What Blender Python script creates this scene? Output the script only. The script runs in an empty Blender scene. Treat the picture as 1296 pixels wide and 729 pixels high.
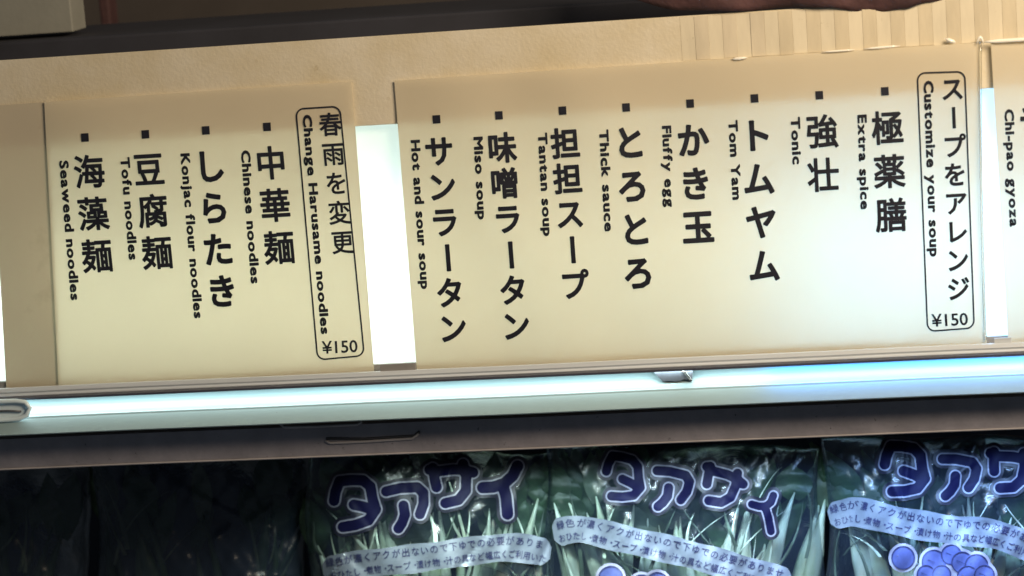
import bpy, math, random
import numpy as np
from mathutils import Vector, Matrix
random.seed(4)
C = bpy.context.scene.collection
scn = bpy.context.scene

# ------------------------------------------------------------------ camera
F = 3200.0; PW, PH = 1296.0, 729.0; DIST = 1.6
rx, ry, rz = (math.radians(a) for a in (10.4586, -8.5558, 4.4116))
R = Matrix.Rotation(rz, 3, 'Z') @ Matrix.Rotation(rx, 3, 'X') @ Matrix.Rotation(ry, 3, 'Y')   # board axes -> camera axes
B2W = Matrix(((1, 0, 0), (0, 0, -1), (0, 1, 0)))
W = B2W @ R.transposed()
CAM = W @ Vector((0, 0, DIST))
cd = bpy.data.cameras.new('camera'); cam = bpy.data.objects.new('camera', cd); C.objects.link(cam)
cam.matrix_world = Matrix.Translation(CAM) @ W.to_4x4()
cd.sensor_width = 36; cd.lens = 36 * F / PW; cd.clip_start = 0.05; cd.clip_end = 50
cd.dof.use_dof = True; cd.dof.focus_distance = DIST; cd.dof.aperture_fstop = 6.5
scn.camera = cam

# ------------------------------------------------------------------ light and exposure
w = bpy.data.worlds.new('World'); scn.world = w; w.use_nodes = True
w.node_tree.nodes['Background'].inputs[0].default_value = (0.80, 0.90, 1.0, 1)
w.node_tree.nodes['Background'].inputs[1].default_value = 0.085
scn.view_settings.view_transform = 'Standard'; scn.view_settings.look = 'None'
scn.view_settings.exposure = 0; scn.view_settings.gamma = 1
scn.cycles.use_denoising = True
scn.cycles.max_bounces = 10; scn.cycles.transparent_max_bounces = 24
scn.cycles.sample_clamp_indirect = 4

def at(px, py, Y=0.0):
    """the point of the place that the photograph shows at this pixel, at depth Y behind the sign"""
    d = W @ Vector((px - PW / 2, PH / 2 - py, -F))
    t = (Y - CAM.y) / d.y
    return CAM + d * t
def zl(py, Y=0.0, px=648): return at(px, py, Y).z
def xl(px, Y=0.0, py=300): return at(px, py, Y).x

def lamp(name, loc, target, size, sizey, power, col, spread=180):
    l = bpy.data.lights.new(name, 'AREA'); l.shape = 'RECTANGLE'; l.size = size; l.size_y = sizey
    l.energy = power; l.color = col; l.spread = math.radians(spread)
    o = bpy.data.objects.new(name, l); C.objects.link(o); o.location = loc
    d = Vector(target) - Vector(loc)
    o.rotation_euler = d.to_track_quat('-Z', 'Y').to_euler()
    return o
# warm shop ceiling light
lamp('ceiling_lamp', (0.62, -0.66, 0.55), (0.12, 0, 0.02), 0.40, 0.3, 12.2, (1.0, 0.80, 0.57))
# lamps inside the lightbox
lamp('lightbox_lamp', (-0.25, 0.052, 0.012), (-0.25, 0, 0.012), 0.44, 0.095, 0.52, (0.88, 1.0, 0.98))
lamp('lightbox_lamp', (0.075, 0.052, 0.012), (0.075, 0, 0.012), 0.18, 0.095, 0.18, (0.84, 0.97, 1.0))
lamp('lightbox_lamp', (0.27, 0.052, 0.010), (0.27, 0, 0.010), 0.20, 0.095, 0.74, (0.30, 0.56, 1.0))

# ------------------------------------------------------------------ helpers
ORI = {}
def tag(o, label=None, cat=None, group=None, kind=None):
    if label: o['label'] = label
    if cat: o['category'] = cat
    if group: o['group'] = group
    if kind: o['kind'] = kind
    return o
def thing(name, loc, label, cat, group=None):
    o = bpy.data.objects.new(name, None); C.objects.link(o); o.location = loc
    o.empty_display_size = 0.02
    ORI[o.name] = Vector(loc)
    return tag(o, label, cat, group)
def obj(name, verts, faces, mat, parent=None, smooth=False, kind=None):
    m = bpy.data.meshes.new(name)
    og = ORI.get(parent.name, Vector((0, 0, 0))) if parent else Vector((0, 0, 0))
    if len(verts):
        v = np.array(verts, dtype=float).reshape(-1, 3) - np.array(og)
        m.from_pydata(v.tolist(), [], [tuple(int(i) for i in f) for f in faces])
    m.validate(); m.materials.append(mat)
    if smooth:
        for p in m.polygons: p.use_smooth = True
    o = bpy.data.objects.new(name, m); C.objects.link(o)
    if parent:
        o.parent = parent
        ORI[o.name] = og
    if kind: o['kind'] = kind
    return o
def recalc(o):
    import bmesh
    b = bmesh.new(); b.from_mesh(o.data)
    bmesh.ops.recalc_face_normals(b, faces=b.faces); b.to_mesh(o.data); b.free()
    return o
def box(name, x0, x1, y0, y1, z0, z1, mat, parent=None, bev=0.0, kind=None):
    v = [(x, y, z) for x in (x0, x1) for y in (y0, y1) for z in (z0, z1)]
    f = [(0, 1, 3, 2), (4, 6, 7, 5), (0, 4, 5, 1), (2, 3, 7, 6), (0, 2, 6, 4), (1, 5, 7, 3)]
    o = obj(name, v, f, mat, parent, kind=kind)
    if bev:
        import bmesh
        b = bmesh.new(); b.from_mesh(o.data)
        bmesh.ops.bevel(b, geom=b.edges[:], offset=bev, segments=2, affect='EDGES', profile=0.5)
        b.to_mesh(o.data); b.free()
    return o
def extrude(name, prof, x0, x1, mat, parent=None, n=40, wob=0.0, smooth=False, seed=0):
    """a closed (Y, Z) outline drawn out along X"""
    v, f = [], []; k = len(prof)
    rr = random.Random(seed); ph = [rr.uniform(0, 6) for _ in range(4)]
    for i in range(n + 1):
        x = x0 + (x1 - x0) * i / n
        dz = wob * (math.sin(x * 14 + ph[0]) + .6 * math.sin(x * 37 + ph[1]))
        for (y, z) in prof: v.append((x, y + dz * .5, z + dz))
    for i in range(n):
        for j in range(k):
            a = i * k + j; b = i * k + (j + 1) % k
            f.append((a, b, b + k, a + k))
    f.append(tuple(range(k))[::-1]); f.append(tuple(n * k + j for j in range(k)))
    return recalc(obj(name, v, f, mat, parent, smooth))

def M(name, col, rough=0.6, var=0.0, vscale=30, bump=0.0, bscale=200, spec=0.5, metal=0.0, stretch=(1, 1, 1), col2=None, coat=0.0):
    m = bpy.data.materials.new(name); m.use_nodes = True
    nt = m.node_tree; N = nt.nodes; L = nt.links; b = N['Principled BSDF']
    b.inputs['Base Color'].default_value = (*col, 1); b.inputs['Roughness'].default_value = rough
    b.inputs['Specular IOR Level'].default_value = spec; b.inputs['Metallic'].default_value = metal
    b.inputs['Coat Weight'].default_value = coat
    if var or bump:
        tc = N.new('ShaderNodeTexCoord'); mp = N.new('ShaderNodeMapping'); mp.inputs['Scale'].default_value = stretch
        L.new(tc.outputs['Object'], mp.inputs[0])
    if var:
        n = N.new('ShaderNodeTexNoise'); n.inputs['Scale'].default_value = vscale; n.inputs['Detail'].default_value = 6
        n.inputs['Roughness'].default_value = .6
        L.new(mp.outputs[0], n.inputs['Vector'])
        r = N.new('ShaderNodeValToRGB'); r.color_ramp.elements[0].position = .32; r.color_ramp.elements[1].position = .68
        c2 = col2 or tuple(c * (1 - var) for c in col)
        r.color_ramp.elements[0].color = (*c2, 1); r.color_ramp.elements[1].color = (*[min(1, c * (1 + var * .3)) for c in col], 1)
        L.new(n.outputs['Fac'], r.inputs[0]); L.new(r.outputs[0], b.inputs['Base Color'])
    if bump:
        n2 = N.new('ShaderNodeTexNoise'); n2.inputs['Scale'].default_value = bscale; n2.inputs['Detail'].default_value = 5
        L.new(mp.outputs[0], n2.inputs['Vector'])
        bp = N.new('ShaderNodeBump'); bp.inputs['Strength'].default_value = bump; bp.inputs['Distance'].default_value = .002
        L.new(n2.outputs['Fac'], bp.inputs['Height']); L.new(bp.outputs[0], b.inputs['Normal'])
    return m
def specks(m, scale, lo, hi, col):
    nt = m.node_tree; N = nt.nodes; L = nt.links; b = N.get('Principled BSDF') or [n for n in N if n.type == 'BSDF_DIFFUSE'][0]
    src = b.inputs[0].links[0].from_socket
    tc = N.new('ShaderNodeTexCoord'); n = N.new('ShaderNodeTexNoise'); n.inputs['Scale'].default_value = scale; n.inputs['Detail'].default_value = 5; n.inputs['Roughness'].default_value = .7
    L.new(tc.outputs['Object'], n.inputs['Vector'])
    r = N.new('ShaderNodeValToRGB'); r.color_ramp.elements[0].position = lo; r.color_ramp.elements[1].position = hi
    r.color_ramp.elements[0].color = (0, 0, 0, 1); r.color_ramp.elements[1].color = (1, 1, 1, 1)
    L.new(n.outputs['Fac'], r.inputs[0]); x = N.new('ShaderNodeMix'); x.data_type = 'RGBA'
    L.new(r.outputs[0], x.inputs['Factor']); L.new(src, x.inputs[6]); x.inputs[7].default_value = (*col, 1)
    L.new(x.outputs[2], b.inputs[0]); return m
def paper(name, col, trans, tcol, var=.07):
    m = bpy.data.materials.new(name); m.use_nodes = True
    nt = m.node_tree; N = nt.nodes; L = nt.links
    N.remove(N['Principled BSDF']); out = N['Material Output']
    d = N.new('ShaderNodeBsdfDiffuse'); t = N.new('ShaderNodeBsdfTranslucent'); g = N.new('ShaderNodeBsdfGlossy')
    t.inputs[0].default_value = (*tcol, 1); g.inputs['Roughness'].default_value = .45
    tc = N.new('ShaderNodeTexCoord'); n = N.new('ShaderNodeTexNoise'); n.inputs['Scale'].default_value = 14; n.inputs['Detail'].default_value = 8
    L.new(tc.outputs['Object'], n.inputs['Vector'])
    r = N.new('ShaderNodeValToRGB'); r.color_ramp.elements[0].position = .3; r.color_ramp.elements[1].position = .7
    r.color_ramp.elements[0].color = (*[c * (1 - var) for c in col], 1); r.color_ramp.elements[1].color = (*col, 1)
    L.new(n.outputs['Fac'], r.inputs[0]); L.new(r.outputs[0], d.inputs[0])
    n2 = N.new('ShaderNodeTexNoise'); n2.inputs['Scale'].default_value = 900; L.new(tc.outputs['Object'], n2.inputs['Vector'])
    bp = N.new('ShaderNodeBump'); bp.inputs['Strength'].default_value = .12; bp.inputs['Distance'].default_value = .0004
    L.new(n2.outputs['Fac'], bp.inputs['Height'])
    for s in (d, g): L.new(bp.outputs[0], s.inputs['Normal'])
    m1 = N.new('ShaderNodeMixShader'); m1.inputs[0].default_value = trans
    L.new(d.outputs[0], m1.inputs[1]); L.new(t.outputs[0], m1.inputs[2])
    m2 = N.new('ShaderNodeMixShader'); m2.inputs[0].default_value = .035
    L.new(m1.outputs[0], m2.inputs[1]); L.new(g.outputs[0], m2.inputs[2]); L.new(m2.outputs[0], out.inputs[0])
    return m
def film(name, tint, rough=.12, base=.05, bump=.5, bscale=60, body=0.0, bodycol=(.5, .55, .6)):
    """clear plastic: mostly see-through, shiny at grazing angles"""
    m = bpy.data.materials.new(name); m.use_nodes = True
    nt = m.node_tree; N = nt.nodes; L = nt.links
    N.remove(N['Principled BSDF']); out = N['Material Output']
    t = N.new('ShaderNodeBsdfTransparent'); t.inputs[0].default_value = (*tint, 1)
    g = N.new('ShaderNodeBsdfGlossy'); g.inputs['Roughness'].default_value = rough
    d = N.new('ShaderNodeBsdfDiffuse'); d.inputs[0].default_value = (*bodycol, 1)
    lw = N.new('ShaderNodeFresnel'); lw.inputs[0].default_value = 1.5
    mm = N.new('ShaderNodeMath'); mm.operation = 'MULTIPLY_ADD'; mm.inputs[1].default_value = .7; mm.inputs[2].default_value = base
    L.new(lw.outputs[0], mm.inputs[0])
    tc = N.new('ShaderNodeTexCoord'); n = N.new('ShaderNodeTexNoise'); n.inputs['Scale'].default_value = bscale; n.inputs['Detail'].default_value = 4
    n.inputs['Distortion'].default_value = 1.2
    L.new(tc.outputs['Object'], n.inputs['Vector'])
    bp = N.new('ShaderNodeBump'); bp.inputs['Strength'].default_value = bump; bp.inputs['Distance'].default_value = .004
    L.new(n.outputs['Fac'], bp.inputs['Height']); L.new(bp.outputs[0], g.inputs['Normal']); L.new(bp.outputs[0], lw.inputs['Normal'])
    a = N.new('ShaderNodeMixShader'); a.inputs[0].default_value = body
    L.new(t.outputs[0], a.inputs[1]); L.new(d.outputs[0], a.inputs[2])
    b = N.new('ShaderNodeMixShader'); L.new(mm.outputs[0], b.inputs[0]); L.new(a.outputs[0], b.inputs[1]); L.new(g.outputs[0], b.inputs[2])
    L.new(b.outputs[0], out.inputs[0])
    return m

MAT = dict(
    board=M('cream_laminate', (.66, .58, .42), .5, .10, 22, .15, 500),
    board_dirty=M('cream_laminate_stained', (.63, .575, .46), .5, .22, 22, .15, 500, col2=(.58, .50, .34)),
    rib_a=M('rib_pale', (.66, .59, .44), .45, .12, 60, .1, 300, stretch=(1, 1, .25)),
    rib_b=M('rib_tan', (.585, .51, .365), .45, .16, 60, .1, 300, stretch=(1, 1, .25)),
    rib_c=M('rib_dull', (.625, .55, .41), .45, .16, 60, .1, 300, stretch=(1, 1, .25)),
    inner=M('white_lining', (.86, .87, .85), .7),
    ink=M('black_ink', (.010, .011, .022), .55, .3, 300),
    channel=M('dull_clear_plastic', (.60, .65, .70), .2, .2, 25, .12, 120, stretch=(.15, 1, 6)),
    tab=M('grey_plastic_tab', (.30, .29, .28), .35, .2, 60),
    molding=M('white_enamel', (.25, .34, .36), .3, .07, 30, .05, 150, stretch=(.3, 1, 1)),
    trim=M('brown_grey_enamel', (.22, .215, .25), .45, .18, 60, .2, 260),
    trim_light=M('enamel_edge_highlight', (.36, .345, .36), .35, .15, 60),  # paler than the trim: edge highlights put into the colour
    shelf=M('dark_shelf', (.05, .05, .055), .5, .2, 30),
    case=M('dark_case', (.014, .020, .036), .75, .4, 8, .1, 60),
    back=M('dim_back_wall', (.070, .058, .050), .85, .45, 5, .2, 40),
    notice=M('grey_beige_card', (.27, .27, .235), .8, .12, 20, .1, 200),
    ledge=M('slate_ledge', (.028, .029, .040), .8, .3, 15),
    maroon=M('maroon_cloth', (.085, .038, .038), .75, .45, 35, .5, 160),
    clipm=M('grey_clip', (.09, .10, .12), .35, .25, 120),
    clipw=M('white_plastic', (.62, .74, .80), .25),
    glint=M('pale_painted_glint', (.90, .86, .76), .12, spec=.9),  # pale opaque colour stands in for glints on clear plastic
    blue=M('blue_print', (.004, .004, .028), .6, .25, 90, spec=.12),
    outline=M('pale_print', (.20, .20, .26), .45, .25, 90, spec=.3, coat=.06),
    halo=M('dark_print', (.006, .007, .018), .5),
    band=M('pale_band_print', (.12, .14, .175), .5, .3, 60, coat=.12),
    bandink=M('band_ink', (.012, .015, .06), .5),
    leafprint=M('lilac_print', (.055, .068, .185), .6, .3, 80, spec=.15),
    stalk=M('pale_stalk', (.50, .55, .44), .35, .3, 60, .3, 150, stretch=(1, 1, .2), col2=(.33, .41, .23)),
    blade=M('green_blade', (.10, .14, .085), .4, .5, 50, .4, 150),
    leafd=M('dark_leaf', (.035, .075, .028), .45, .5, 40, .5, 120),
    white_stalk=M('white_stalk', (.60, .68, .52), .3, .15, 50, .2, 150, stretch=(1, 1, .2)),
    bar=M('dark_metal', (.05, .05, .07), .4),
    film=film("bag_film", (.86, .91, .97), .20, .0, .35, 40, .04, (.12, .18, .30)),  # faint blue body paints a sheen into the film
    film_dim=film('bag_film_shaded', (.90, .93, .96), .3, .0, .5, 35, .32, (.035, .055, .095)),  # shaded copy of the film: shade and blue sheen put into its body
    acrylic=film('clear_acrylic', (.97, .97, .95), .06, .03, .06, 20, .02),
)
MAT['card'] = paper('menu_paper', (.71, .635, .475), .27, (.92, .82, .62))
MAT['card_blank'] = paper('blank_paper', (.58, .51, .38), .08, (.75, .66, .45))
specks(MAT['board_dirty'], 75, .66, .80, (.36, .28, .15)); specks(MAT['card'], 60, .73, .85, (.50, .42, .28))
for k_ in ('rib_a', 'rib_b', 'rib_c'): specks(MAT[k_], 110, .66, .78, (.33, .27, .15))
specks(MAT['trim'], 180, .66, .72, (.03, .03, .04)); specks(MAT['molding'], 220, .70, .76, (.14, .15, .15)); specks(MAT['card_blank'], 12, .54, .70, (.42, .35, .24))
def diffuser():
    m = bpy.data.materials.new('opal_diffuser'); m.use_nodes = True
    N = m.node_tree.nodes; L = m.node_tree.links; N.remove(N['Principled BSDF'])
    t = N.new('ShaderNodeBsdfTranslucent'); t.inputs[0].default_value = (.92, .95, .93, 1)
    d = N.new('ShaderNodeBsdfDiffuse'); d.inputs[0].default_value = (.85, .87, .86, 1)
    x = N.new('ShaderNodeMixShader'); x.inputs[0].default_value = .3
    L.new(t.outputs[0], x.inputs[1]); L.new(d.outputs[0], x.inputs[2]); L.new(x.outputs[0], N['Material Output'].inputs[0])
    return m
MAT['diffuser'] = diffuser()

X0, X1 = xl(-160), xl(1450)

# ------------------------------------------------------------------ setting: back wall and inside of the case
box('back_wall', X0 - .3, X1 + .3, .50, .53, -.6, .6, MAT['back'], kind='structure')
box('case_back', X0 - .05, X1 + .05, .30, .315, -.40, zl(575, .30) + .02, MAT['case'], kind='structure')
box('case_floor', X0 - .05, X1 + .05, -.03, .30, -.42, -.40, MAT['case'], kind='structure')

# ------------------------------------------------------------------ lightbox behind the cards
ztop, zopt, zopb, zbot = zl(34), zl(147.5), zl(452.5), zl(476)
lb = thing('lightbox', (0, .01, zbot), 'long cream lightbox panel glowing white between the menu cards', 'lightbox')
box('top_panel', X0, X1, -.003, .0, zopt, ztop, MAT['board_dirty'], lb, bev=.0004)
box('bottom_panel', X0, X1, -.003, .0, zbot, zopb, MAT['tab'], lb)
box('diffuser', X0, X1, .004, .0043, zopb - .004, zopt + .004, MAT['diffuser'], lb)
# housing (sides, back) as one shell
hs = []; hf = []
def addbox(x0, x1, y0, y1, z0, z1):
    k = len(hs)
    hs.extend([(x, y, z) for x in (x0, x1) for y in (y0, y1) for z in (z0, z1)])
    hf.extend([tuple(k + i for i in q) for q in [(0, 1, 3, 2), (4, 6, 7, 5), (0, 4, 5, 1), (2, 3, 7, 6), (0, 2, 6, 4), (1, 5, 7, 3)]])
addbox(X0, X1, .060, .063, zopb - .008, zopt + .008)
addbox(X0, X1, .0003, .060, zopt + .0042, zopt + .008)
addbox(X0, X1, .0003, .060, zopb - .008, zopb - .0042)
addbox(X0 - .003, X0, .0003, .063, zopb - .008, zopt + .008)
addbox(X1, X1 + .003, .0003, .063, zopb - .008, zopt + .008)
obj('housing', hs, hf, MAT['inner'], lb)
# the ribbed part at the right end of the top panel
k = 0; px = 862.0; rr = random.Random(3)
seq = ['rib_c', 'rib_a', 'rib_c', 'rib_a', 'rib_b', 'rib_a', 'rib_b', 'rib_a', 'rib_b', 'rib_a', 'rib_b', 'rib_a']
while px < 1330:
    wd = 17.6
    pr = (0.0001 if k < 5 else .0003) + (.00015 if k % 2 else 0) + rr.uniform(0, .0001)
    xa, xb = xl(px, 0, 40), xl(px + wd, 0, 40)
    zt = zl(34) - .0006; zb = zl(90) + rr.uniform(-.0003, .0003)
    box('rib', xa, xb, -.003 - pr, -.0031, zb, zt, MAT['rib_a' if k % 2 == 0 else ('rib_c' if k < 6 else 'rib_b')], lb, bev=.00015)
    px += wd + .1; k += 1

# ------------------------------------------------------------------ menu cards
def card_Y(x, z):
    return -.0062 - .0008 * math.sin(x * 22 + 1) - .0006 * math.sin(z * 40 + x * 9) - .0004 * math.sin(x * 61 + z * 30 + 1.5 * math.sin(x * 17))
def onto(px, py, off=.0):
    p = at(px, py, -.0062); y = card_Y(p.x, p.z) - off
    return at(px, py, y)
def sheet(name, quad, mat, parent, nx=60, ny=24, yoff=0.0):
    (a, b, c, d) = quad     # TL TR BR BL pixels
    v, f = [], []
    for j in range(ny + 1):
        for i in range(nx + 1):
            s, t = i / nx, j / ny
            x = (a[0] * (1 - s) + b[0] * s) * (1 - t) + (d[0] * (1 - s) + c[0] * s) * t
            y = (a[1] * (1 - s) + b[1] * s) * (1 - t) + (d[1] * (1 - s) + c[1] * s) * t
            v.append(onto(x, y, yoff))
    # a second layer gives the sheet its thickness
    n = len(v); v += [p + Vector((0, .00025, 0)) for p in v]
    q = nx + 1
    for j in range(ny):
        for i in range(nx):
            e = j * q + i; f.append((e, e + q, e + q + 1, e + 1))
    rim = [i for i in range(q)] + [j * q + nx for j in range(1, ny + 1)] + [ny * q + i for i in range(nx - 1, -1, -1)] + [j * q for j in range(ny - 1, 0, -1)]
    for i in range(len(rim)):
        e, g = rim[i], rim[(i + 1) % len(rim)]; f.append((e, g, g + n, e + n))
    return obj(name, v, f, mat, parent, smooth=False)

FC = {}
def glyph(s, off, res=3):
    key = (s, off)
    if key not in FC:
        c = bpy.data.curves.new('t', 'FONT'); c.body = s; c.resolution_u = res
        o = bpy.data.objects.new('t', c); C.objects.link(o); bpy.context.view_layer.update()
        m = o.to_mesh()
        V = [(v.co.x, v.co.y) for v in m.vertices]; Fs = [tuple(p.vertices) for p in m.polygons]
        cnt = {}
        for p in Fs:
            for a, b in zip(p, p[1:] + p[:1]): e = (min(a, b), max(a, b)); cnt[e] = cnt.get(e, 0) + 1
        # the stroke is made bolder by a narrow strip along every outline edge
        for (a, b), n in list(cnt.items()):
            if n != 1: continue
            ax, ay = V[a]; bx, by = V[b]; l = math.hypot(bx - ax, by - ay)
            if l < 1e-6: continue
            ux, uy = (bx - ax) / l * off, (by - ay) / l * off; k = len(V); g = .55
            V += [(ax - ux * g - uy, ay - uy * g + ux), (ax - ux * g + uy, ay - uy * g - ux), (bx + ux * g + uy, by + uy * g - ux), (bx + ux * g - uy, by + uy * g + ux)]
            Fs.append((k, k + 1, k + 2, k + 3))
        FC[key] = (V, Fs)
        o.to_mesh_clear(); bpy.data.objects.remove(o); bpy.data.curves.remove(c)
    return FC[key]
def col_slope(px): return .107 - 6.1e-5 * (px - 107)
def put(v, f, g, fn):
    k = len(v); v.extend(fn(x, y) for x, y in g[0]); f.extend(tuple(k + i for i in p) for p in g[1])
def jp(parent, text, p0, p1, ew, eh, off=.012, name='dish_name', mat='ink'):
    """upright characters stacked down a column, p0 and p1 the middles of the first and last"""
    v, f = [], []; n = len(text)
    for i, ch in enumerate(text):
        t = i / max(1, n - 1); cx = p0[0] + (p1[0] - p0[0]) * t; cy = p0[1] + (p1[1] - p0[1]) * t
        s = col_slope(cx); g = glyph(ch, off)
        def fn(x, y):
            u, w_ = x - .5, y - .36
            if ch == 'ー': u, w_ = w_ * 1.0, -u
            du, dv = u * ew, -w_ * eh
            return onto(cx + du + s * dv, cy + dv - .062 * du, .0005)
        put(v, f, g, fn)
    return obj(name, v, f, MAT[mat], parent)
def en(parent, text, p0, p1, cap, off=.044, name='english_name', mat='ink', track=.0):
    """letters turned a quarter clockwise, running down from p0 to p1; cap height goes to the right"""
    xs = []; x = 0; gl = []
    for ch in text:
        if ch == ' ': x += .36; continue
        g = glyph(ch, off); a = min(q[0] for q in g[0]); b = max(q[0] for q in g[0])
        gl.append((g, x - a)); x += (b - a) + .05 + track
    tot = x - .05 - track
    L_ = math.hypot(p1[0] - p0[0], p1[1] - p0[1]); k = L_ / tot; ux, uy = (p1[0] - p0[0]) / L_, (p1[1] - p0[1]) / L_
    nx, ny = uy, -ux * .0 - .062 * uy    # "up" of the letters: to the right
    v, f = [], []; e = cap / .70
    for g, o in gl:
        def fn(x, y):
            s_ = (x + o) * k; h = (y - .34) * e
            return onto(p0[0] + ux * s_ + nx * h, p0[1] + uy * s_ + ny * h, .0005)
        put(v, f, g, fn)
    return obj(name, v, f, MAT[mat], parent)
def flat(parent, text, c, wpx, hpx, off=.016, name='price', mat='ink'):
    g = glyph(text, off); xs = [q[0] for q in g[0]]; a, b = min(xs), max(xs); v, f = [], []
    def fn(x, y):
        du = ((x - a) / (b - a) - .5) * wpx; dv = -(y - .355) / .72 * hpx
        return onto(c[0] + du + .06 * dv, c[1] + dv - .055 * du, .0005)
    put(v, f, g, fn)
    return obj(name, v, f, MAT[mat], parent)
def bullet(parent, px, py, s=9.6):
    v = [onto(px + dx + .06 * dy, py + dy - .06 * dx, .0005) for dx, dy in ((-s / 2, -s * .55), (s / 2, -s * .55), (s / 2, s * .55), (-s / 2, s * .55))]
    return obj('bullet_mark', v, [(0, 3, 2, 1)], MAT['ink'], parent)
def frame(parent, q, r=10, t=2.0, name='heading_frame'):
    """rounded outline through four corner pixels TL TR BR BL"""
    pts = []
    P = [Vector((*p, 0)) for p in q]; n = 4
    for i in range(4):
        a, b, c = P[i - 1], P[i], P[(i + 1) % 4]
        da = (a - b).normalized(); dc = (c - b).normalized()
        for k in range(9):
            th = k / 8 * math.pi / 2
            pts.append(b + da * r * (1 - math.sin(th)) + dc * r * (1 - math.cos(th)))
    den = []
    for i in range(len(pts)):
        a, b = pts[i], pts[(i + 1) % len(pts)]; k_ = max(1, int((b - a).length / 6))
        den += [a + (b - a) * (q_ / k_) for q_ in range(k_)]
    pts = den
    m = len(pts); v, f = [], []
    for i in range(m):
        d = (pts[(i + 1) % m] - pts[i - 1]); d.normalize(); nn = Vector((-d.y, d.x, 0)) * t / 2
        for s in (-1, 1):
            p = pts[i] + nn * s; v.append(onto(p.x, p.y, .0005))
    for i in range(m):
        j = (i + 1) % m; f.append((2 * i, 2 * i + 1, 2 * j + 1, 2 * j))
    return obj(name, v, f, MAT['ink'], parent)

# noodle card
ca = thing('menu_card', at(270, 470, -.006), 'cream menu card of noodle choices headed 春雨を変更, with four dishes', 'menu card')
sheet('paper', ((56, 129), (445, 103), (474, 478), (74, 488)), MAT['card'], ca)
frame(ca, ((374.5, 138), (430, 134.5), (461, 450), (402, 455.5)))
jp(ca, '春雨を変更', (418, 158), (433.5, 307), 29, 31, .019, 'heading')
en(ca, 'Change Harusame noodles', (388.5, 145), (412, 423), 10.5, name='english_heading')
flat(ca, '¥150', (430, 438.8), 45, 15.5)
for (bx_, by_), t, p0, p1, e, q0, q1 in (
    ((338, 160.5), '中華麺', (343, 207), (353.5, 314), 'Chinese noodles', (310.5, 190), (323.5, 359)),
    ((260.5, 165), 'しらたき', (265.5, 211), (281, 369), 'Konjac flour noodles', (234, 194), (251.5, 403)),
    ((184, 170), '豆腐麺', (188.5, 215), (199, 320.5), 'Tofu noodles', (158, 199), (169, 329)),
    ((107.5, 174), '海藻麺', (113, 218), (123, 324.5), 'Seaweed noodles', (80.5, 203), (95.5, 380))):
    bullet(ca, bx_, by_)
    jp(ca, t, p0, p1, 39.5, 44, .024 if t[0] != 'し' else .034)
    en(ca, e, q0, q1, 10.8)
# soup card
cb = thing('menu_card', at(890, 455, -.006), 'wide cream menu card of soup choices headed スープをアレンジ, with eight dishes', 'menu card')
sheet('paper', ((499, 102), (1239, 54), (1249, 438), (528, 476)), MAT['card'], cb, nx=90)
frame(cb, ((1161, 92.5), (1221, 90.5), (1233, 415), (1174, 419.5)))
jp(cb, 'スープをアレンジ', (1205.5, 113), (1213, 366), 30, 32, .027, 'heading')
en(cb, 'Customize your soup', (1175, 102), (1183, 325), 11.5, name='english_heading')
flat(cb, '¥150', (1202, 404.5), 46, 15.5)
for (bx_, by_), t, p0, p1, e, q0, q1, kk in (
    ((1120, 115.5), '極薬膳', (1123.5, 162.5), (1128, 273), 'Extra spice', (1091, 145), (1095, 265), 0),
    ((1037, 120.5), '強壮', (1040.5, 167), (1042, 222), 'Tonic', (1006.5, 148), (1009, 208), 0),
    ((955, 124.5), 'トムヤム', (957, 172), (967, 337), 'Tom Yam', (927.5, 152), (933, 253), 1),
    ((873.5, 131), 'かき玉', (877, 178), (883.5, 288), 'Fluffy egg', (843.5, 159), (848, 262), 1),
    ((792.5, 136), 'とろとろ', (797, 181), (808, 346), 'Thick sauce', (764, 164), (771, 293), 1),
    ((712, 140), '担担スープ', (715.5, 182), (727, 361), 'Tantan soup', (686.5, 168), (693.5, 299), 0),
    ((631.5, 146), '味噌ラータン', (635.5, 187.5), (653, 413), 'Miso soup', (605, 173), (610.5, 278), 0),
    ((552.5, 151), 'サンラータン', (556, 192), (573, 416), 'Hot and sour soup', (525.5, 177), (538.5, 366), 0)):
    bullet(cb, bx_, by_)
    big = t[0] in '極強トかと'
    jp(cb, t, p0, p1, 41 if big else 37, 44.5 if big else 40, .036 if kk else (.032 if 'ー' in t else .024))
    en(cb, e, q0, q1, 10.8)
# neighbour cards at both ends
cc = thing('menu_card', at(20, 480, -.006), 'blank tan card at the left end beside the noodle card', 'menu card')
sheet('paper', ((-12, 134), (60, 129), (77, 488), (8, 492)), MAT['card_blank'], cc, nx=20, yoff=-.0016)
# (its left edge shows a strip of the glowing panel)
cdx = thing('menu_card', at(1330, 432, -.006), 'cream menu card at the right edge printed Chi-pao gyoza', 'menu card')
sheet('paper', ((1254, 53), (1420, 43), (1440, 424), (1276, 434)), MAT['card'], cdx, nx=20)
en(cdx, 'Chi-pao gyoza', (1277, 138), (1284, 287), 11.0)
jp(cdx, 'チ', (1309, 152), (1309, 152), 40, 44, .03)

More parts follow.
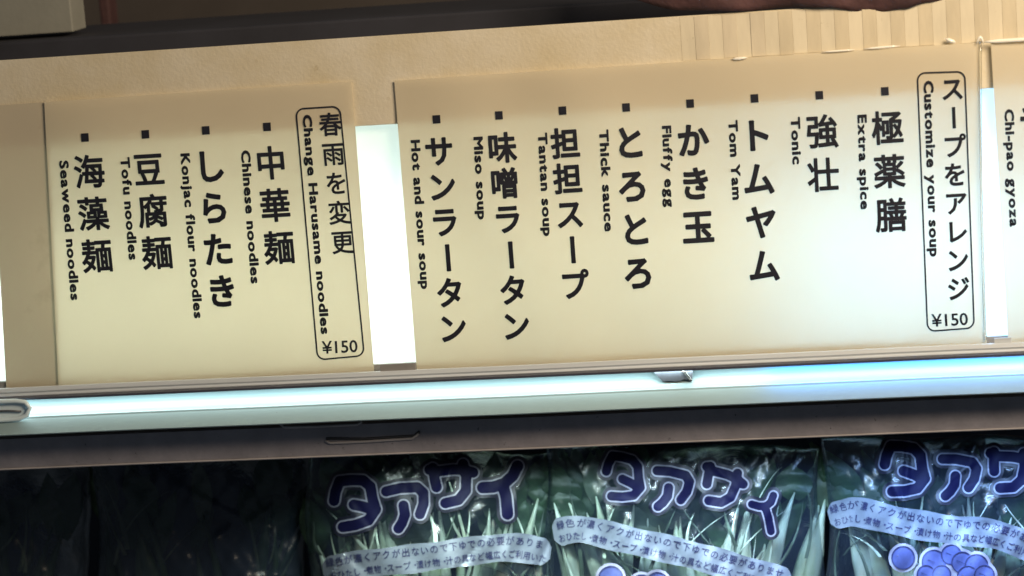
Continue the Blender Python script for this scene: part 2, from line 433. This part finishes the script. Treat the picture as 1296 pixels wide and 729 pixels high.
# ------------------------------------------------------------------ clear channel the cards stand in
zc0, zc1 = zl(463.5, -.012), zl(478, -.012)
ch = thing('card_channel', (0, -.008, zc1), 'long dull clear plastic channel holding the bottom edges of the menu cards', 'plastic rail')
extrude('front_lip', [(-.0100, zc0 + .0004), (-.0112, zc0), (-.0120, zc0 - .0022), (-.0113, zc0 - .0035), (-.0126, zc1 + .003), (-.0128, zc1 + .0008), (-.0120, zc1), (-.0090, zc1), (-.0090, zc0)], X0, X1, MAT['channel'], ch, n=60, wob=.00012, smooth=False)
box('channel_floor', X0, X1, -.0088, -.0036, zc1 - .0012, zc1 + .0003, MAT['channel'], ch)
for pxa, pxb, py in ((481, 526, 461), (1258, 1280, 428)):
    a = at(pxa, py, -.010); b = at(pxb, py, -.010)
    box('end_stop', a.x, b.x, -.0105, -.0092, zc0 - .002, a.z, MAT['acrylic'] if 0 else MAT['tab' if pxa < 600 else 'channel'], ch, bev=.0003)

# clear card pocket at the right end (glints on its corner and edge put into pale shapes)
pk = thing('card_pocket', at(1262, 440, -.009), 'clear glossy plastic pocket over the right-hand card with painted bright glints on its corner', 'card pocket')
a0, a1 = at(1241, 50, -.010), at(1268, 432, -.010)
def tubeline(name, pts, r, mat, parent, seg=6, smooth=True):
    v, f = [], []; n = len(pts)
    for i, p in enumerate(pts):
        d = (pts[min(i + 1, n - 1)] - pts[max(i - 1, 0)]).normalized()
        u = d.cross(Vector((0, 1, 0))); u = u.normalized() if u.length > 1e-4 else Vector((1, 0, 0)); w_ = d.cross(u)
        rr_ = r[i] if isinstance(r, (list, tuple)) else r
        for s in range(seg):
            t = 2 * math.pi * s / seg; v.append(p + u * math.cos(t) * rr_ + w_ * math.sin(t) * rr_)
    for i in range(n - 1):
        for s in range(seg):
            a = i * seg + s; b = i * seg + (s + 1) % seg; f.append((a, b, b + seg, a + seg))
    f.append(tuple(range(seg))[::-1]); f.append(tuple((n - 1) * seg + s for s in range(seg)))
    return obj(name, v, f, mat, parent, smooth)
tubeline('side_edge', [at(1240.5 + 7 * t - 2 * math.sin(t * 3), 52 + 378 * t, -.0095) for t in [i / 20 for i in range(21)]], .0009, MAT['acrylic'], pk)
tubeline('top_edge', [at(1246 + 100 * t, 53 - 6 * t, -.0095) for t in [i / 12 for i in range(13)]], [.0005 + .0008 * min(1, i / 2) for i in range(13)], MAT['glint'], pk)
tubeline('corner_glint', [at(1236 + 9 * t, 56 - 9 * math.sin(t * 3.14) , -.0098) for t in [i / 6 for i in range(7)]], [.0002, .0006, .0009, .0010, .0009, .0006, .0002], MAT['glint'], pk)
for (pa, pb, rr_) in (((1092, 62), (1140, 58), .0007), ((1196, 49), (1210, 54), .0012), ((926, 75), (946, 73), .0009), ((1040, 66), (1082, 63), .0006)):  # highlights along the card tops, shaped as pale ridges
    tubeline('painted_glint', [at(pa[0] + (pb[0] - pa[0]) * t, pa[1] + (pb[1] - pa[1]) * t, -.0072) for t in (0, .25, .5, .75, 1)], [.0001, rr_, rr_ * 1.1, rr_, .0001], MAT['glint'], pk)

# ------------------------------------------------------------------ shelf with its enamelled front
z478, z501, z525, z565, z569 = zl(478.5, -.0200), zl(501, -.024), zl(528, -.012), zl(565, -.012), zl(569, -.014)
z525b = zl(525, -.036)
sh = thing('shelf', (0, .1, z569), 'shelf edge with glowing white enamel molding above a brown-grey trim', 'shelf')
extrude('molding', [(-.0085, z478 + .002), (-.0088, z478 - .0030), (-.0120, z478 - .0060), (-.0175, z478 - .0088), (-.0225, z501 + .0006), (-.0242, z501), (-.0250, z501 - .0010), (-.0360, z525b + .0008), (-.0354, z525b), (-.0140, z525b + .0001), (-.0085, z525b + .002)], X0, X1, MAT['molding'], sh, n=60, wob=.0001)
box('light_bar', X0, X1, -.0200, -.0130, z478 - .0003, z478 + .0011, MAT['bar'], sh)
extrude('trim', [(-.0120, z525 - .0004), (-.0122, z525 - .004), (-.0132, z565 + .003), (-.0132, z565), (-.0140, z565 - .0002), (-.0062, z565 - .0002), (-.0062, z525 - .0004)], X0, X1, MAT['trim'], sh, n=60, wob=.0001)
extrude('bottom_lip', [(-.0142, z565 - .0004), (-.0150, z565 - .0010), (-.0146, z569), (-.0110, z569), (-.0110, z565 - .0004)], X0, X1, MAT['trim_light'], sh, n=60, wob=.0001)
box('shelf_board', X0, X1, -.006, .295, z565 + .004, z525 - .003, MAT['shelf'], sh)
def slot(pts, name='pressed_slot'):
    tubeline(name, [at(x, y, -.0134) for x, y in pts], .0009, MAT['trim_light'], sh)
slot([(354, 536), (360, 541), (400, 540), (452, 537.5), (458, 534)], 'pressed_slot')
slot([(412, 558), (418, 561), (470, 558.5), (522, 555), (530, 549)], 'pressed_slot')
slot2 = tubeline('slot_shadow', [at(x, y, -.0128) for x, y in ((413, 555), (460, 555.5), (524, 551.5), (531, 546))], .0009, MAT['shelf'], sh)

# broken clip stuck under the channel, and the end clip at the far left
v = [(826, 469), (836, 470), (864, 468), (877, 467), (876, 482), (866, 480), (857, 483), (846, 482), (839, 483), (832, 476)]
pf = [at(x, y, -.0175) for x, y in v]; pb = [p + Vector((0, .0035, 0)) for p in pf]; n = len(v)
kc = thing('broken_clip', at(850, 470, -.016), 'small broken grey plastic clip hanging under the card channel', 'clip')
recalc(obj('clip_body', pf + pb, [tuple(range(n)), tuple(range(2 * n - 1, n - 1, -1))] + [(i, (i + 1) % n, n + (i + 1) % n, n + i) for i in range(n)], MAT['clipm'], kc))
q = [at(863, 470, -.0185), at(867, 470, -.0205), at(876, 481, -.0185), at(873, 481.5, -.018)]
recalc(obj('clip_tongue', q + [p + Vector((0, .0009, 0)) for p in q], [(0, 1, 2, 3), (7, 6, 5, 4), (0, 4, 5, 1), (1, 5, 6, 2), (2, 6, 7, 3), (3, 7, 4, 0)], MAT['tab'], kc))
ke = thing('end_clip', at(0, 530, -.026), 'rounded glossy white plastic clip on the left end of the molding', 'clip')
tubeline('clip_loop', [at(x, y, -.0275) for x, y in ((-60, 513), (-20, 509), (20, 507.5), (32, 509), (38, 516), (34, 525), (24, 530), (0, 532), (-60, 535))], .0016, MAT['clipw'], ke, seg=8)
a = at(-60, 512, -.0262); 
vv = [at(x, y, -.0262) for x, y in ((-60, 514), (30, 509), (36, 517), (30, 528), (-60, 534))]
recalc(obj('clip_plate', vv + [p + Vector((0, .0012, 0)) for p in vv], [(0, 1, 2, 3, 4), (9, 8, 7, 6, 5)] + [(i, (i + 1) % 5, 5 + (i + 1) % 5, 5 + i) for i in range(5)], MAT['clipw'], ke))
tubeline('clip_rib', [at(x, y, -.0272) for x, y in ((-60, 522), (10, 520), (27, 520.5))], .0007, MAT['clipm'], ke)

# unseen light strips: above the molding, and added under the shelf to grade the bags
def strip(x0, x1, Y, Z, ty, tz, sy, power, col, spread=180):
    return lamp('unseen_strip_lamp', ((x0 + x1) / 2, Y, Z), ((x0 + x1) / 2, ty, tz), x1 - x0, sy, power, col, spread)
strip(X0, xl(965), -.0185, z478 - .0005, -.0175, z501 - .004, .0025, .150, (.84, 1.0, .99))
strip(xl(965), X1, -.0185, z478 - .0005, -.0175, z501 - .004, .0025, .20, (.18, .46, 1.0))
zs = z565 - .001
strip(xl(420), xl(700), .004, zs, .012, -.30, .014, .60, (.80, 1.0, .94), 124)  # added lamps; the narrow spread leaves the bag tops dark
strip(xl(700), xl(1000), .004, zs, .012, -.30, .014, .85, (.62, .84, 1.0), 124)
strip(xl(1000), X1, .004, zs, .012, -.30, .014, 1.35, (.32, .56, 1.0), 124)

# ------------------------------------------------------------------ things above and behind the sign
nb = thing('notice_box', at(0, 40, .10), 'grey-beige cardboard box standing behind the sign at the upper left', 'box')
a = at(92, 33, .10); box('box_body', a.x - .16, a.x, .10, .13, a.z - .004, a.z + .12, MAT['notice'], nb, bev=.001)
lg = thing('back_ledge', at(100, 60, .12), 'slate grey ledge running behind the sign under the cardboard box', 'ledge')
a = at(172, 42, .09); box('ledge_board', X0 - .1, X1 + .1, .09, .20, a.z - .05, a.z, MAT['ledge'], lg, bev=.002)
post = thing('brown_post', at(136, 30, .3), 'brown upright strip behind the sign right of the cardboard box', 'post')
a = at(128, 40, .30); b = at(142, 40, .30); box('post_body', a.x, b.x, .30, .32, -.2, .5, MAT['maroon'], post, bev=.002)
# draped maroon bag at upper right
v, f = [], []; nx, ny = 60, 16
prof = [(780, -4), (860, 13), (940, 14), (1000, 9), (1050, 9.5), (1085, 14.5), (1115, 15), (1145, 11), (1172, 3), (1215, -4), (1260, -10)]
def low(x):
    for (a, ya), (b, yb) in zip(prof, prof[1:]):
        if a <= x <= b:
            t = (x - a) / (b - a); t = t * t * (3 - 2 * t); return ya + (yb - ya) * t
    return -8
for j in range(ny + 1):
    for i in range(nx + 1):
        x = 780 + 480 * i / nx; t = j / ny; y = low(x) - 110 * t
        th = t * math.pi; Y = -.005 - .006 * math.sin(th ** .8 if th > 0 else 0) - .002 * math.sin(x * .05 + t * 4)
        edge = math.sin(math.pi * i / nx) ** .4
        v.append(at(x, y, Y * edge + .0 * (1 - edge)))
q = nx + 1
for j in range(ny):
    for i in range(nx): e = j * q + i; f.append((e, e + q, e + q + 1, e + 1))
n = len(v); v += [p + Vector((0, .004 + .02 * math.sin(math.pi * (k // q) / ny), 0)) for k, p in enumerate(v)]
for j in range(ny):
    for i in range(nx): e = n + j * q + i; f.append((e, e + 1, e + q + 1, e + q))
rim = [i for i in range(q)] + [j * q + nx for j in range(1, ny + 1)] + [ny * q + i for i in range(nx - 1, -1, -1)] + [j * q for j in range(ny - 1, 0, -1)]
for i in range(len(rim)): e, g = rim[i], rim[(i + 1) % len(rim)]; f.append((e, g, g + n, e + n))
mp = recalc(obj('cloth_bundle', v, f, MAT['maroon'], None, True))
tag(mp, 'dark maroon bundle drooping over the top edge of the sign at upper right', 'bundle')

# ------------------------------------------------------------------ bags of greens
def clip(polys, key):
    out = []
    for p in polys:
        o = []; n = len(p)
        for i in range(n):
            a, b = p[i], p[(i + 1) % n]; fa, fb = a[key], b[key]
            if fa >= 0: o.append(a)
            if (fa >= 0) != (fb >= 0):
                t = fa / (fa - fb); o.append(tuple(a[k] + (b[k] - a[k]) * t for k in range(len(a))))
        if len(o) >= 3: out.append(o)
    return out
def segd(P, A, B):
    A, B = np.array(A, float), np.array(B, float); ab = B - A; l = (ab ** 2).sum() or 1e-9
    t = np.clip(((P - A) @ ab) / l, 0, 1); return np.sqrt(((P - (A + t[..., None] * ab)) ** 2).sum(-1)), t
def region(fns, bounds, cell):
    """cells of a grid where every fn(P) >= 0, cut cleanly at the border"""
    x0, y0, x1, y1 = bounds; nx = int((x1 - x0) / cell) + 1; ny = int((y1 - y0) / cell) + 1
    X, Y = np.meshgrid(x0 + np.arange(nx + 1) * cell, y0 + np.arange(ny + 1) * cell)
    P = np.stack([X, Y], -1); vals = [fn(P) for fn in fns]; mn = np.min(np.stack(vals), 0)
    V, Fc, idx = [], [], {}
    def vid(q):
        k = (round(q[0], 4), round(q[1], 4))
        if k not in idx: idx[k] = len(V); V.append((q[0], q[1]))
        return idx[k]
    for j in range(ny):
        for i in range(nx):
            c = [(j, i), (j, i + 1), (j + 1, i + 1), (j + 1, i)]
            if max(mn[a] for a in c) < -cell: continue
            pt = [(X[a], Y[a], *[float(v_[a]) for v_ in vals]) for a in c]
            for tri in ([pt[0], pt[1], pt[2]], [pt[0], pt[2], pt[3]]):
                ps = [tri]
                for k in range(len(fns)): ps = clip(ps, 2 + k)
                for p in ps:
                    ids = []
                    for q_ in p:
                        h = vid(q_)
                        if h not in ids: ids.append(h)
                    if len(ids) >= 3: Fc.append(ids[::-1])
    return V, Fc

LET = {  # fat strokes of the lettering, in one shared drawing
 'タ': ([[(142, 318), (150, 270), (172, 212), (235, 205), (300, 207), (340, 240), (352, 310), (370, 365), (330, 425), (260, 450), (190, 462)], [(250, 340), (300, 350), (350, 365)]], 34, (255, 330)),
 'ア': ([[(425, 268), (500, 250), (595, 245), (628, 275), (630, 335), (610, 392)], [(520, 345), (528, 395), (512, 440), (492, 470)]], 33, (530, 350)),
 'サ': ([[(662, 150), (700, 160), (790, 148), (850, 150), (900, 165)], [(680, 140), (690, 200), (700, 245)], [(845, 118), (862, 190), (860, 265), (820, 315), (748, 332)]], 33, (780, 225)),
 'イ': ([[(952, 248), (1010, 245), (1070, 225), (1115, 185), (1143, 130)], [(1062, 230), (1080, 300), (1088, 392)]], 36, (1050, 260)),
}
def bag(xl_, xr_, yt, yb_off, letters, bandpts, bandhw, lines, seed, label, Yb=.088, lit=True, leaves=None, lean=.0, mat='film', bunch_label='', dens=1.0, ltilt=0):
    rr = random.Random(seed); ph = [rr.uniform(0, 6.28) for _ in range(10)]
    creases = []
    for _ in range(26):
        an_ = rr.gauss(1.57, .8); creases.append((rr.uniform(xl_, xr_), rr.uniform(yt, yt + 190), math.cos(an_), math.sin(an_), rr.uniform(14, 45), rr.uniform(3.5, 7), rr.uniform(-.0016, .0022)))
    def Yf(x, y):
        s = (x - xl_) / (xr_ - xl_); t = (y - yt) / (yb_off - yt); s = min(1, max(0, s)); t = min(1, max(0, t))
        bulge = (max(0, math.sin(math.pi * s)) ** .45) * (max(0, math.sin(math.pi * (t * .93 + .03))) ** .5)
        wr = .0016 * math.sin(x * .045 + y * .02 + ph[0]) + .0011 * math.sin(x * .09 - y * .07 + ph[1]) + .0007 * math.sin(x * .19 + y * .13 + ph[2])
        cre = 0.0
        for (qx, qy, cs_, sn, cl, cw, ca2) in creases:
            ex, ey = x - qx, y - qy; u_ = ex * cs_ + ey * sn; w2 = -ex * sn + ey * cs_
            if abs(w2) < cw * 2.5 and abs(u_) < cl * 2: cre += ca2 * math.exp(-(w2 / cw) ** 2 - (u_ / cl) ** 2)
        return Yb - cre - .024 * bulge + wr * (.4 + .6 * bulge) - .012 * t
    def S(x, y, off=0.0): return at(x, y, Yf(x, y) - off)
    base = at((xl_ + xr_) / 2, yb_off, Yb)
    b = thing('vegetable_bag', base, label, 'bag', 'bags of greens on the shelf below')
    nx, ny = 100, 110; v, f = [], []
    def outline_x(s, t):
        xa = xl_ + 6 * math.sin(t * 9 + ph[3]) + lean * t; xb = xr_ + 6 * math.sin(t * 8 + ph[4]) + lean * t
        return xa + (xb - xa) * s
    for j in range(ny + 1):
        for i in range(nx + 1):
            s, t = i / nx, j / ny; x = outline_x(s, t); y = yt + (yb_off - yt) * t + 3 * math.sin(s * 12 + ph[5]) * (1 - t)
            wr = .0009 * math.sin(x * .33 + 3 * math.sin(y * .05 + ph[6])) * math.sin(y * .11 + ph[7])
            v.append(S(x, y, 0) + Vector((0, wr * .6 + .0004, 0)))
    q = nx + 1; n = len(v)
    for j in range(ny):
        for i in range(nx): e = j * q + i; f.append((e, e + q, e + q + 1, e + 1))
    # rear sheet
    for k in range(n):
        i, j = k % q, k // q; s, t = i / nx, j / ny
        bl = (max(0, math.sin(math.pi * s)) ** .5) * (max(0, math.sin(math.pi * t)) ** .5)
        v.append(Vector((v[k].x, Yb + .001 + .03 * bl, v[k].z)))
    for j in range(ny):
        for i in range(nx): e = n + j * q + i; f.append((e, e + 1, e + q + 1, e + q))
    rim = [i for i in range(q)] + [j * q + nx for j in range(1, ny + 1)] + [ny * q + i for i in range(nx - 1, -1, -1)] + [j * q for j in range(ny - 1, 0, -1)]
    for i in range(len(rim)): e, g = rim[i], rim[(i + 1) % len(rim)]; f.append((e, g, g + n, e + n))
    obj('film', v, f, MAT[mat], b, True)
    # lettering
    polys = []
    for ch_, (cx, cy, sc, ang, sk) in letters:
        strokes, r, c0 = LET[ch_]; ca_, sa = math.cos(math.radians(ang)), math.sin(math.radians(ang))
        tr = []
        for st in strokes:
            o = []
            for (x, y) in st:
                x, y = (x - c0[0]) * sc / 4.313, (y - c0[1]) * sc / 4.313; x += sk * y
                o.append((cx + x * ca_ - y * sa, cy + x * sa + y * ca_))
            tr.append(o)
        polys.append((ch_, tr, r * sc / 4.313))
    def dist(tr, P):
        d = None
        for st in tr:
            for a_, b_ in zip(st, st[1:]):
                e = segd(P, a_, b_)[0]; d = e if d is None else np.minimum(d, e)
        return d
    def alld(P, skip=None):
        d = None
        for c_, tr, r in polys:
            e = dist(tr, P) - r; d = e if d is None else np.minimum(d, e)
        return d
    for ch_, tr, r in polys:
        xs = [p[0] for st in tr for p in st]; ys = [p[1] for st in tr for p in st]
        bd = (min(xs) - r - 6, min(ys) - r - 6, max(xs) + r + 6, max(ys) + r + 6)
        V, Fc = region([lambda P: r - 1.1 - dist(tr, P)], bd, 1.6)
        obj('title_letter', [S(x, y, .0012) for x, y in V], Fc, MAT['blue'], b)
        V, Fc = region([lambda P: r + .8 - dist(tr, P), lambda P: dist(tr, P) - r + 1.1], bd, 1.0)
        obj('letter_outline', [S(x, y, .0012) for x, y in V], Fc, MAT['outline'], b)
    if polys:
        V, Fc = region([lambda P: 4.8 - alld(P), lambda P: alld(P) - .8], (min(min(p[0] for st in tr for p in st) for _, tr, _ in polys) - 16, min(min(p[1] for st in tr for p in st) for _, tr, _ in polys) - 16, max(max(p[0] for st in tr for p in st) for _, tr, _ in polys) + 16, max(max(p[1] for st in tr for p in st) for _, tr, _ in polys) + 16), 1.6)
        obj('letter_shadow', [S(x, y, .0006) for x, y in V], Fc, MAT['halo'], b)
    # pale text band, following a curved line
    if bandpts:
        P0 = bandpts; cum = [0]
        for a_, b_ in zip(P0, P0[1:]): cum.append(cum[-1] + math.hypot(b_[0] - a_[0], b_[1] - a_[1]))
        def along(s):
            s = max(-40, s); i = 0
            while i < len(P0) - 2 and s > cum[i + 1]: i += 1
            # smooth (Catmull-Rom)
            a_, b_ = P0[i], P0[i + 1]; L_ = cum[i + 1] - cum[i]; t = (s - cum[i]) / L_
            p_ = P0[i - 1] if i else (2 * a_[0] - b_[0], 2 * a_[1] - b_[1]); n_ = P0[i + 2] if i + 2 < len(P0) else (2 * b_[0] - a_[0], 2 * b_[1] - a_[1])
            o = []
            for k in (0, 1):
                m0 = (b_[k] - p_[k]) / 2; m1 = (n_[k] - a_[k]) / 2; t2, t3 = t * t, t * t * t
                o.append((2 * t3 - 3 * t2 + 1) * a_[k] + (t3 - 2 * t2 + t) * m0 + (-2 * t3 + 3 * t2) * b_[k] + (t3 - t2) * m1)
            return o
        def bp(s, h, off):
            c_ = along(s); e = along(s + 1); dx, dy = e[0] - c_[0], e[1] - c_[1]; l = math.hypot(dx, dy) or 1
            return S(c_[0] - dy / l * h, c_[1] + dx / l * h, off)
        tot = cum[-1]; n1 = 120; m1 = 10; V, Fc = [], []
        for i in range(n1 + 1):
            s = tot * i / n1; ed = min(s, tot - s); hw = bandhw * (1 if ed > bandhw * .6 else .45 + .55 * math.sin(ed / (bandhw * .6) * math.pi / 2)) + .8 * math.sin(s * .09 + ph[8])
            for j in range(m1 + 1): V.append(bp(s, -hw + 2 * hw * j / m1, .0012))
        for i in range(n1):
            for j in range(m1): e = i * (m1 + 1) + j; Fc.append((e, e + 1, e + m1 + 2, e + m1 + 1))
        obj('text_band', V, Fc, MAT['band'], b)
        for h, txt, pit, ews, s0 in lines:
            V, Fc = [], []; s = s0
            for c_ in txt:
                if s > tot - 8: break
                if c_ != ' ' and s > 2:
                    g = glyph(c_, .008, 2)
                    sc_ = 1.0
                    put(V, Fc, g, lambda x, y: bp(s + (x - .5) * ews[0], h - (y - .36) * ews[1], .0016))
                s += pit if c_ != '・' else pit * .6
            obj('band_text', V, Fc, MAT['bandink'], b)
    if leaves:
        cs = leaves
        def un(P):
            d = None
            for (x, y, r) in cs:
                e = np.sqrt(((P - np.array((x, y))) ** 2).sum(-1)) - r; d = e if d is None else np.minimum(d, e)
            return d
        bd = (min(c[0] - c[2] for c in cs) - 5, min(c[1] - c[2] for c in cs) - 5, max(c[0] + c[2] for c in cs) + 5, max(c[1] + c[2] for c in cs) + 5)
        V, Fc = region([lambda P: -un(P)], bd, 1.8); obj('leaf_picture', [S(x, y, .0012) for x, y in V], Fc, MAT['leafprint'], b)
        V, Fc = region([lambda P: un(P), lambda P: 3.4 - un(P)], bd, 1.2); obj('picture_border', [S(x, y, .0012) for x, y in V], Fc, MAT['outline'], b)
        V, Fc = [], []
        for k, (x, y, r) in enumerate(cs):
            ring = []
            for s in range(28):
                t = 2 * math.pi * s / 28; p = (x + (r - 1.2) * math.cos(t), y + (r - 1.2) * math.sin(t))
                ins = any(math.hypot(p[0] - c2[0], p[1] - c2[1]) < c2[2] for c2 in cs[k + 1:])
                ring.append((p, (x + r * math.cos(t), y + r * math.sin(t)), ins))
            for s in range(28):
                a_, b_ = ring[s], ring[(s + 1) % 28]
                if a_[2] or b_[2]: continue
                kk = len(V); V += [S(*a_[0], .0016), S(*a_[1], .0016), S(*b_[1], .0016), S(*b_[0], .0016)]; Fc.append((kk, kk + 1, kk + 2, kk + 3))
            # a vein
            kk = len(V); V += [S(x - r * .55, y - .5 - r * .2, .0016), S(x + r * .6, y + r * .25, .0016), S(x - r * .5, y + .8 - r * .2, .0016)]; Fc.append((kk, kk + 1, kk + 2))
        obj('picture_lines', V, Fc, MAT['bandink'], b)
    # the greens inside
    g = thing('greens_bunch', base + Vector((0, .012, 0)), bunch_label, 'greens', 'bunches of greens in the bags')
    wpx = xr_ - xl_
    for k in range(int(54 * dens)):
        s = rr.uniform(.04, .96); x0 = xl_ + wpx * (.5 + (s - .5) * .55); x1 = xl_ + wpx * s
        x1 += rr.uniform(-25, 25); y1 = rr.uniform(622, 700) ; y0 = yb_off - 30
        Y = Yb + rr.uniform(-.004, .016); r0 = rr.uniform(.0032, .0092); bend = rr.uniform(-22, 22)
        pts = []; rads = []
        for i in range(10):
            t = i / 9; x = x0 + (x1 - x0) * t + bend * math.sin(t * math.pi); y = y0 + (y1 - y0) * t
            pts.append(at(x, y, max(Y, Yf(x, y) + .008))); rads.append(r0 * (1.15 - .5 * t) * min(1, (1.02 - t) * 4))
        tubeline('stalk', pts, rads, MAT[rr.choice(['stalk', 'stalk', 'white_stalk', 'white_stalk']) if letters else 'leafd'], g, seg=8)  # unlit bags get dark stalks, their shade put into the colour
        # leaf at the head of the stalk
        L_ = rr.uniform(45, 85); wd = rr.uniform(11, 26); dx = (x1 - x0) * .28 + rr.uniform(-30, 30); V, Fc = [], []
        for i in range(9):
            t = i / 8; hw = wd * math.sin(math.pi * min(1, t * .92 + .06)) ** .8; cxp = x1 + dx * t * t; cyp = y1 + 8 - L_ * t
            for s_ in (-1, 0, 1):
                xx = cxp + s_ * hw; YY = max(Y, Yf(xx, max(cyp, yt)) + .004) + .002 + (.002 * (s_ * s_)) + .0015 * math.sin(i * 1.7 + k)
                V.append(at(xx, cyp + 3 * abs(s_), YY))
        for i in range(8):
            for s_ in (0, 1): e = i * 3 + s_; Fc.append((e, e + 1, e + 4, e + 3))
        obj('leaf', V, Fc, MAT[rr.choice(['leafd', 'leafd', 'blade'])], g, True)
    for k in range(int(24 * dens)):
        x0 = xl_ + wpx * rr.uniform(.03, .97); y0 = rr.uniform(690, 760); an = rr.uniform(-.9, .9); L_ = rr.uniform(50, 120)
        Y = rr.uniform(.001, .006); hw0 = rr.uniform(.9, 3.2); cv = rr.uniform(-.6, .6); V, Fc = [], []
        for i in range(9):
            t = i / 8; a_ = an + cv * t; x = x0 + L_ * t * math.sin(a_); y = y0 - L_ * t * math.cos(a_)
            x = min(max(x, xl_ + 5), xr_ - 5); y = max(y, yt + 25)
            hw = hw0 * (1 - t) ** .6 + .15
            for s_ in (-1, 0, 1): V.append(at(x + s_ * hw, y, Yf(x, y) + .002 + Y - .0006 * (s_ == 0)))
        for i in range(8):
            for s_ in (0, 1): e = i * 3 + s_; Fc.append((e, e + 1, e + 4, e + 3))
        obj('thin_blade', V, Fc, MAT[rr.choice(['stalk', 'white_stalk', 'blade', 'blade']) if letters else 'blade'], g, True)  # blades of unlit bags take only the darker colour, for shade
    return b

T1 = '緑色が濃くアクが出ないので下ゆでの必要がありません。'
T2 = 'おひたし・煮物・スープ・漬け物・汁の具など幅広くご利用いただけます。'
bag(392, 700, 572, 960, [('タ', (449, 636.5, 1, 0, 0)), ('ア', (513, 641, 1, 0, 0)), ('サ', (571, 612, 1, 0, 0)), ('イ', (633.5, 620, 1, 0, 0))],
    [(409, 722), (470, 713), (540, 705), (600, 697), (650, 693), (697, 700)], 18, [(-8.5, T1, 12.0, (11, 12), 10), (8.5, T2, 10.2, (9.8, 11), 12)], 11,
    'clear bag of greens lettered タアサイ, leftmost of the printed bags', bunch_label='bunch of leafy greens inside the leftmost printed bag')
bag(688, 1040, 566, 960, [('タ', (789, 604.5, .86, 14, .15)), ('ア', (848, 619, .92, 17, 0)), ('サ', (912, 615, .92, 22, 0)), ('イ', (967, 646, .72, 20, .5))],
    [(700, 675), (735, 670), (793, 683), (862, 699), (932, 718), (1000, 738)], 17.5, [(-8, T1, 12.2, (11, 12), 12), (8.5, T2, 10.4, (9.8, 11), 10)], 23,
    'clear bag of greens lettered タアサイ, middle one of the printed bags', leaves=[(773, 732, 16), (812, 742, 15), (832, 739, 15)],
    bunch_label='bunch of leafy greens inside the middle printed bag')
bag(1044, 1372, 556, 960, [('タ', (1145, 594, .98, 8, .1)), ('ア', (1211, 604, .95, 14, 0)), ('サ', (1277, 595, .98, 10, 0)), ('イ', (1338, 610, 1, 10, 0))],
    [(1049, 655), (1068, 650), (1088, 648.5), (1144, 661), (1207, 671), (1257, 676), (1310, 694), (1366, 712)], 18.5, [(-8.5, T1, 12.0, (11, 12), 9), (8.5, T2, 10.2, (9.8, 11), 9)], 37,
    'clear bag of greens lettered タアサイ, rightmost of the printed bags with the leaf cluster picture',
    leaves=[(1143, 706, 15), (1182, 711, 15.5), (1204, 702, 13), (1218, 712, 14), (1236, 716, 15), (1172, 727, 12), (1192, 727, 12), (1225, 730, 14), (1246, 728, 13)],
    bunch_label='bunch of leafy greens inside the rightmost printed bag')
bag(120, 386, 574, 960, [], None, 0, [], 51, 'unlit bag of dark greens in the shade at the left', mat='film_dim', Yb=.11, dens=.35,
    bunch_label='bunch of shade-coloured greens in the shaded left bag')
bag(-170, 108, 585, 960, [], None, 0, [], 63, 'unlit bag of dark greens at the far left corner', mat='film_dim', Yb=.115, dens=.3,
    bunch_label='bunch of shade-coloured greens in the far left bag')
